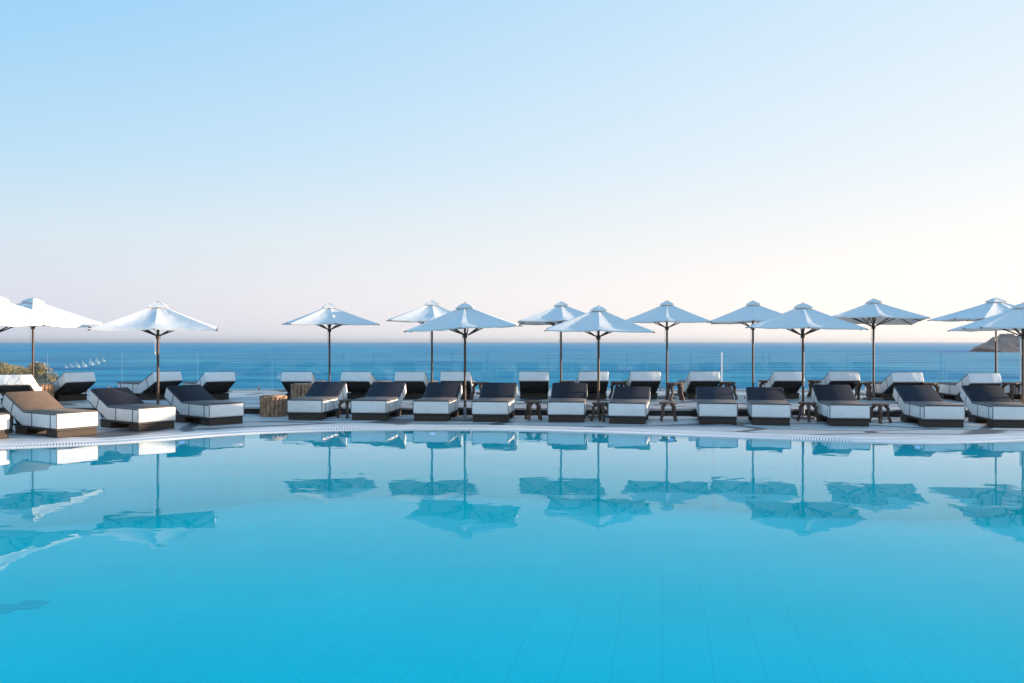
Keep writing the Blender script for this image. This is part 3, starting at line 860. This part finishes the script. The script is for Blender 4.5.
# ------------------------------------------------------------------ haze over the sea
if HAZE > 0:
    hm = bpy.data.materials.new('sea_haze'); hm.use_nodes = True; hn = hm.node_tree
    hn.nodes.remove(hn.nodes['Principled BSDF'])
    pv = hn.nodes.new('ShaderNodeVolumePrincipled'); pv.inputs['Color'].default_value = (.90, .90, .93, 1); pv.inputs['Density'].default_value = HAZE; pv.inputs['Anisotropy'].default_value = .55
    hn.links.new(pv.outputs[0], hn.nodes['Material Output'].inputs['Volume'])
    bm = bmesh.new(); add_box(bm, -61000, 61000, -1500, 61000, SEA - 8, 85)
    hz = finish('haze', bm, hm); hz['kind'] = 'stuff'

# ------------------------------------------------------------------ pool lights and floor drains
m = bpy.data.materials.new('lamp_lens'); m.use_nodes = True
bb = m.node_tree.nodes['Principled BSDF']; bb.inputs['Base Color'].default_value = (.6, .7, 1, 1)
bb.inputs['Emission Color'].default_value = (.35, .5, 1, 1); bb.inputs['Emission Strength'].default_value = .45
M['lens'] = m
pl = None
for k, (x, lab) in enumerate([(182, 'glowing underwater pool lamp in the far wall below the angled left loungers'), (432, 'glowing underwater pool lamp in the far wall left of centre'),
                  (668, 'glowing underwater pool lamp in the far wall right of centre'), (921, 'glowing underwater pool lamp in the far wall on the right')]):
    best = min((i for i in range(NP) if outline[i].y > 14), key=lambda i: abs(CX + F * outline[i].x / outline[i].y - x))
    p = outline[best] + norms[best] * .03; n = norms[best]
    loc = (p.x, p.y, -.07); rz = math.atan2(n.y, n.x) + PI / 2
    if pl is None:
        pl = thing('pool_lamp', lab, 'pool lamp', loc, rz, 'underwater pool lamps')
        bm = bmesh.new(); add_tube(bm, [(0, .0, 0), (0, .03, 0)], [.085, .08], 20); finish('bezel', bm, M['white_metal'], pl, True)
        bm = bmesh.new(); add_tube(bm, [(0, .025, 0), (0, .036, 0)], [.06, .055], 20); finish('lens', bm, M['lens'], pl, True); pl.scale = (1, 1, .5)
    else: dup(pl, loc, rz, lab)
dr = None
M['drain'] = mat('drain_blue', (.0, .87, .94), .5)
for (x, y, lab) in [(30, 606, 'square floor drain grating under water at far left, right one of two'), (4, 610, 'square floor drain grating under water cut by the left edge')]:
    d = (EYE + DEPTH) * F / (y - CY); loc = (px(x, d), d, -DEPTH + .002)
    if dr is None:
        dr = thing('drain_grating', lab, 'floor drain', loc, math.radians(-9.5), 'pool floor drains')
        bm = bmesh.new()
        add_box(bm, -.15, .15, -.15, -.13, 0, .02); add_box(bm, -.15, .15, .13, .15, 0, .02); add_box(bm, -.15, -.13, -.128, .128, 0, .02); add_box(bm, .13, .15, -.128, .128, 0, .02)
        finish('rim', bm, M['drain'], dr)
        bm = bmesh.new()
        for q in range(7): add_box(bm, -.115 + q * .036, -.10 + q * .036, -.128, .128, .0, .016)
        finish('grating', bm, M['drain'], dr)
    else: dup(dr, loc, math.radians(-9.5), lab)

# ------------------------------------------------------------------ sky, sun, camera
SUN_EL, SUN_AZ = math.radians(6.5), math.radians(3)    # azimuth from +X towards +Y
w = bpy.data.worlds.new('World'); sc.world = w; w.use_nodes = True; nt = w.node_tree
bg = nt.nodes['Background']
sky = nt.nodes.new('ShaderNodeTexSky'); sky.sky_type = 'NISHITA'; sky.sun_disc = False
sky.sun_elevation = SUN_EL; sky.sun_rotation = PI / 2 - SUN_AZ
sky.air_density = 1.0; sky.dust_density = 1.0; sky.ozone_density = 2.0; sky.altitude = 30
EXPO = .9
def N(t): return nt.nodes.new(t)
tc = N('ShaderNodeTexCoord'); sp = N('ShaderNodeSeparateXYZ'); nt.links.new(tc.outputs['Generated'], sp.inputs[0])
def ramp(stops):
    cr = N('ShaderNodeValToRGB'); e = cr.color_ramp.elements
    cr.color_ramp.interpolation = 'B_SPLINE' if False else 'EASE'
    cr.color_ramp.interpolation = 'LINEAR'
    e[0].position, e[0].color = stops[0][0], (*stops[0][1], 1)
    e[1].position, e[1].color = stops[-1][0], (*stops[-1][1], 1)
    for p, c in stops[1:-1]:
        k = e.new(p); k.color = (*c, 1)
    nt.links.new(sp.outputs['Z'], cr.inputs[0]); return cr
far_side = ramp([(0, (.70, .72, .84)), (.05, (.74, .765, .87)), (.11, (.68, .80, .89)), (.19, (.51, .745, .93)), (.28, (.385, .68, .94)), (.37, (.29, .62, .94)), (.6, (.26, .63, 1.05)), (1, (.26, .65, 1.12))])
sun_side = ramp([(0, (1.25, 1.12, 1.0)), (.05, (1.2, 1.09, 1.0)), (.11, (1.04, 1.0, .97)), (.19, (.90, .95, .985)), (.28, (.80, .90, .98)), (.37, (.70, .86, .975)), (.6, (.42, .72, 1.05)), (1, (.26, .65, 1.12))])
ln = N('ShaderNodeCombineXYZ'); nt.links.new(sp.outputs['X'], ln.inputs['X']); nt.links.new(sp.outputs['Y'], ln.inputs['Y'])
nm = N('ShaderNodeVectorMath'); nm.operation = 'NORMALIZE'; nt.links.new(ln.outputs[0], nm.inputs[0])
dt = N('ShaderNodeVectorMath'); dt.operation = 'DOT_PRODUCT'; nt.links.new(nm.outputs[0], dt.inputs[0]); dt.inputs[1].default_value = (math.cos(SUN_AZ), math.sin(SUN_AZ), 0)
mr = N('ShaderNodeMapRange'); mr.inputs['From Min'].default_value = -.46; mr.inputs['From Max'].default_value = .62; nt.links.new(dt.outputs['Value'], mr.inputs['Value'])
mx = N('ShaderNodeMixRGB'); nt.links.new(mr.outputs[0], mx.inputs[0]); nt.links.new(far_side.outputs[0], mx.inputs[1]); nt.links.new(sun_side.outputs[0], mx.inputs[2])
scl = N('ShaderNodeVectorMath'); scl.operation = 'SCALE'; nt.links.new(mx.outputs[0], scl.inputs[0])
scl.inputs['Scale'].default_value = .98 / (.15 * 2 ** EXPO)
nsc = N('ShaderNodeVectorMath'); nsc.operation = 'SCALE'; nt.links.new(sky.outputs[0], nsc.inputs[0]); nsc.inputs['Scale'].default_value = .04
ad = N('ShaderNodeVectorMath'); ad.operation = 'ADD'; nt.links.new(scl.outputs[0], ad.inputs[0]); nt.links.new(nsc.outputs[0], ad.inputs[1])
nt.links.new(ad.outputs[0], bg.inputs['Color'])
bg.inputs['Strength'].default_value = .15
sun = bpy.data.lights.new('sun', 'SUN'); sun.energy = 5.0; sun.angle = math.radians(.6); sun.color = (1, .76, .54)
so = bpy.data.objects.new('sun', sun); COL.objects.link(so)
dv = Vector((math.cos(SUN_EL) * math.cos(SUN_AZ), math.cos(SUN_EL) * math.sin(SUN_AZ), math.sin(SUN_EL)))
so.rotation_euler = dv.to_track_quat('Z', 'Y').to_euler(); so.location = dv * 50 + Vector((0, 15, 0))

cam = bpy.data.cameras.new('camera'); co = bpy.data.objects.new('camera', cam); COL.objects.link(co)
co.location = (0, 0, EYE); co.rotation_euler = (PI / 2, 0, 0)
cam.sensor_width = 36; cam.lens = F / 1024 * 36; cam.clip_end = 200000; cam.clip_start = .1
cam.shift_y = 0
sc.camera = co
sc.view_settings.view_transform = 'Standard'; sc.view_settings.look = 'None'
sc.view_settings.exposure = EXPO; sc.view_settings.gamma = 1
sc.cycles.max_bounces = 8; sc.cycles.transparent_max_bounces = 12
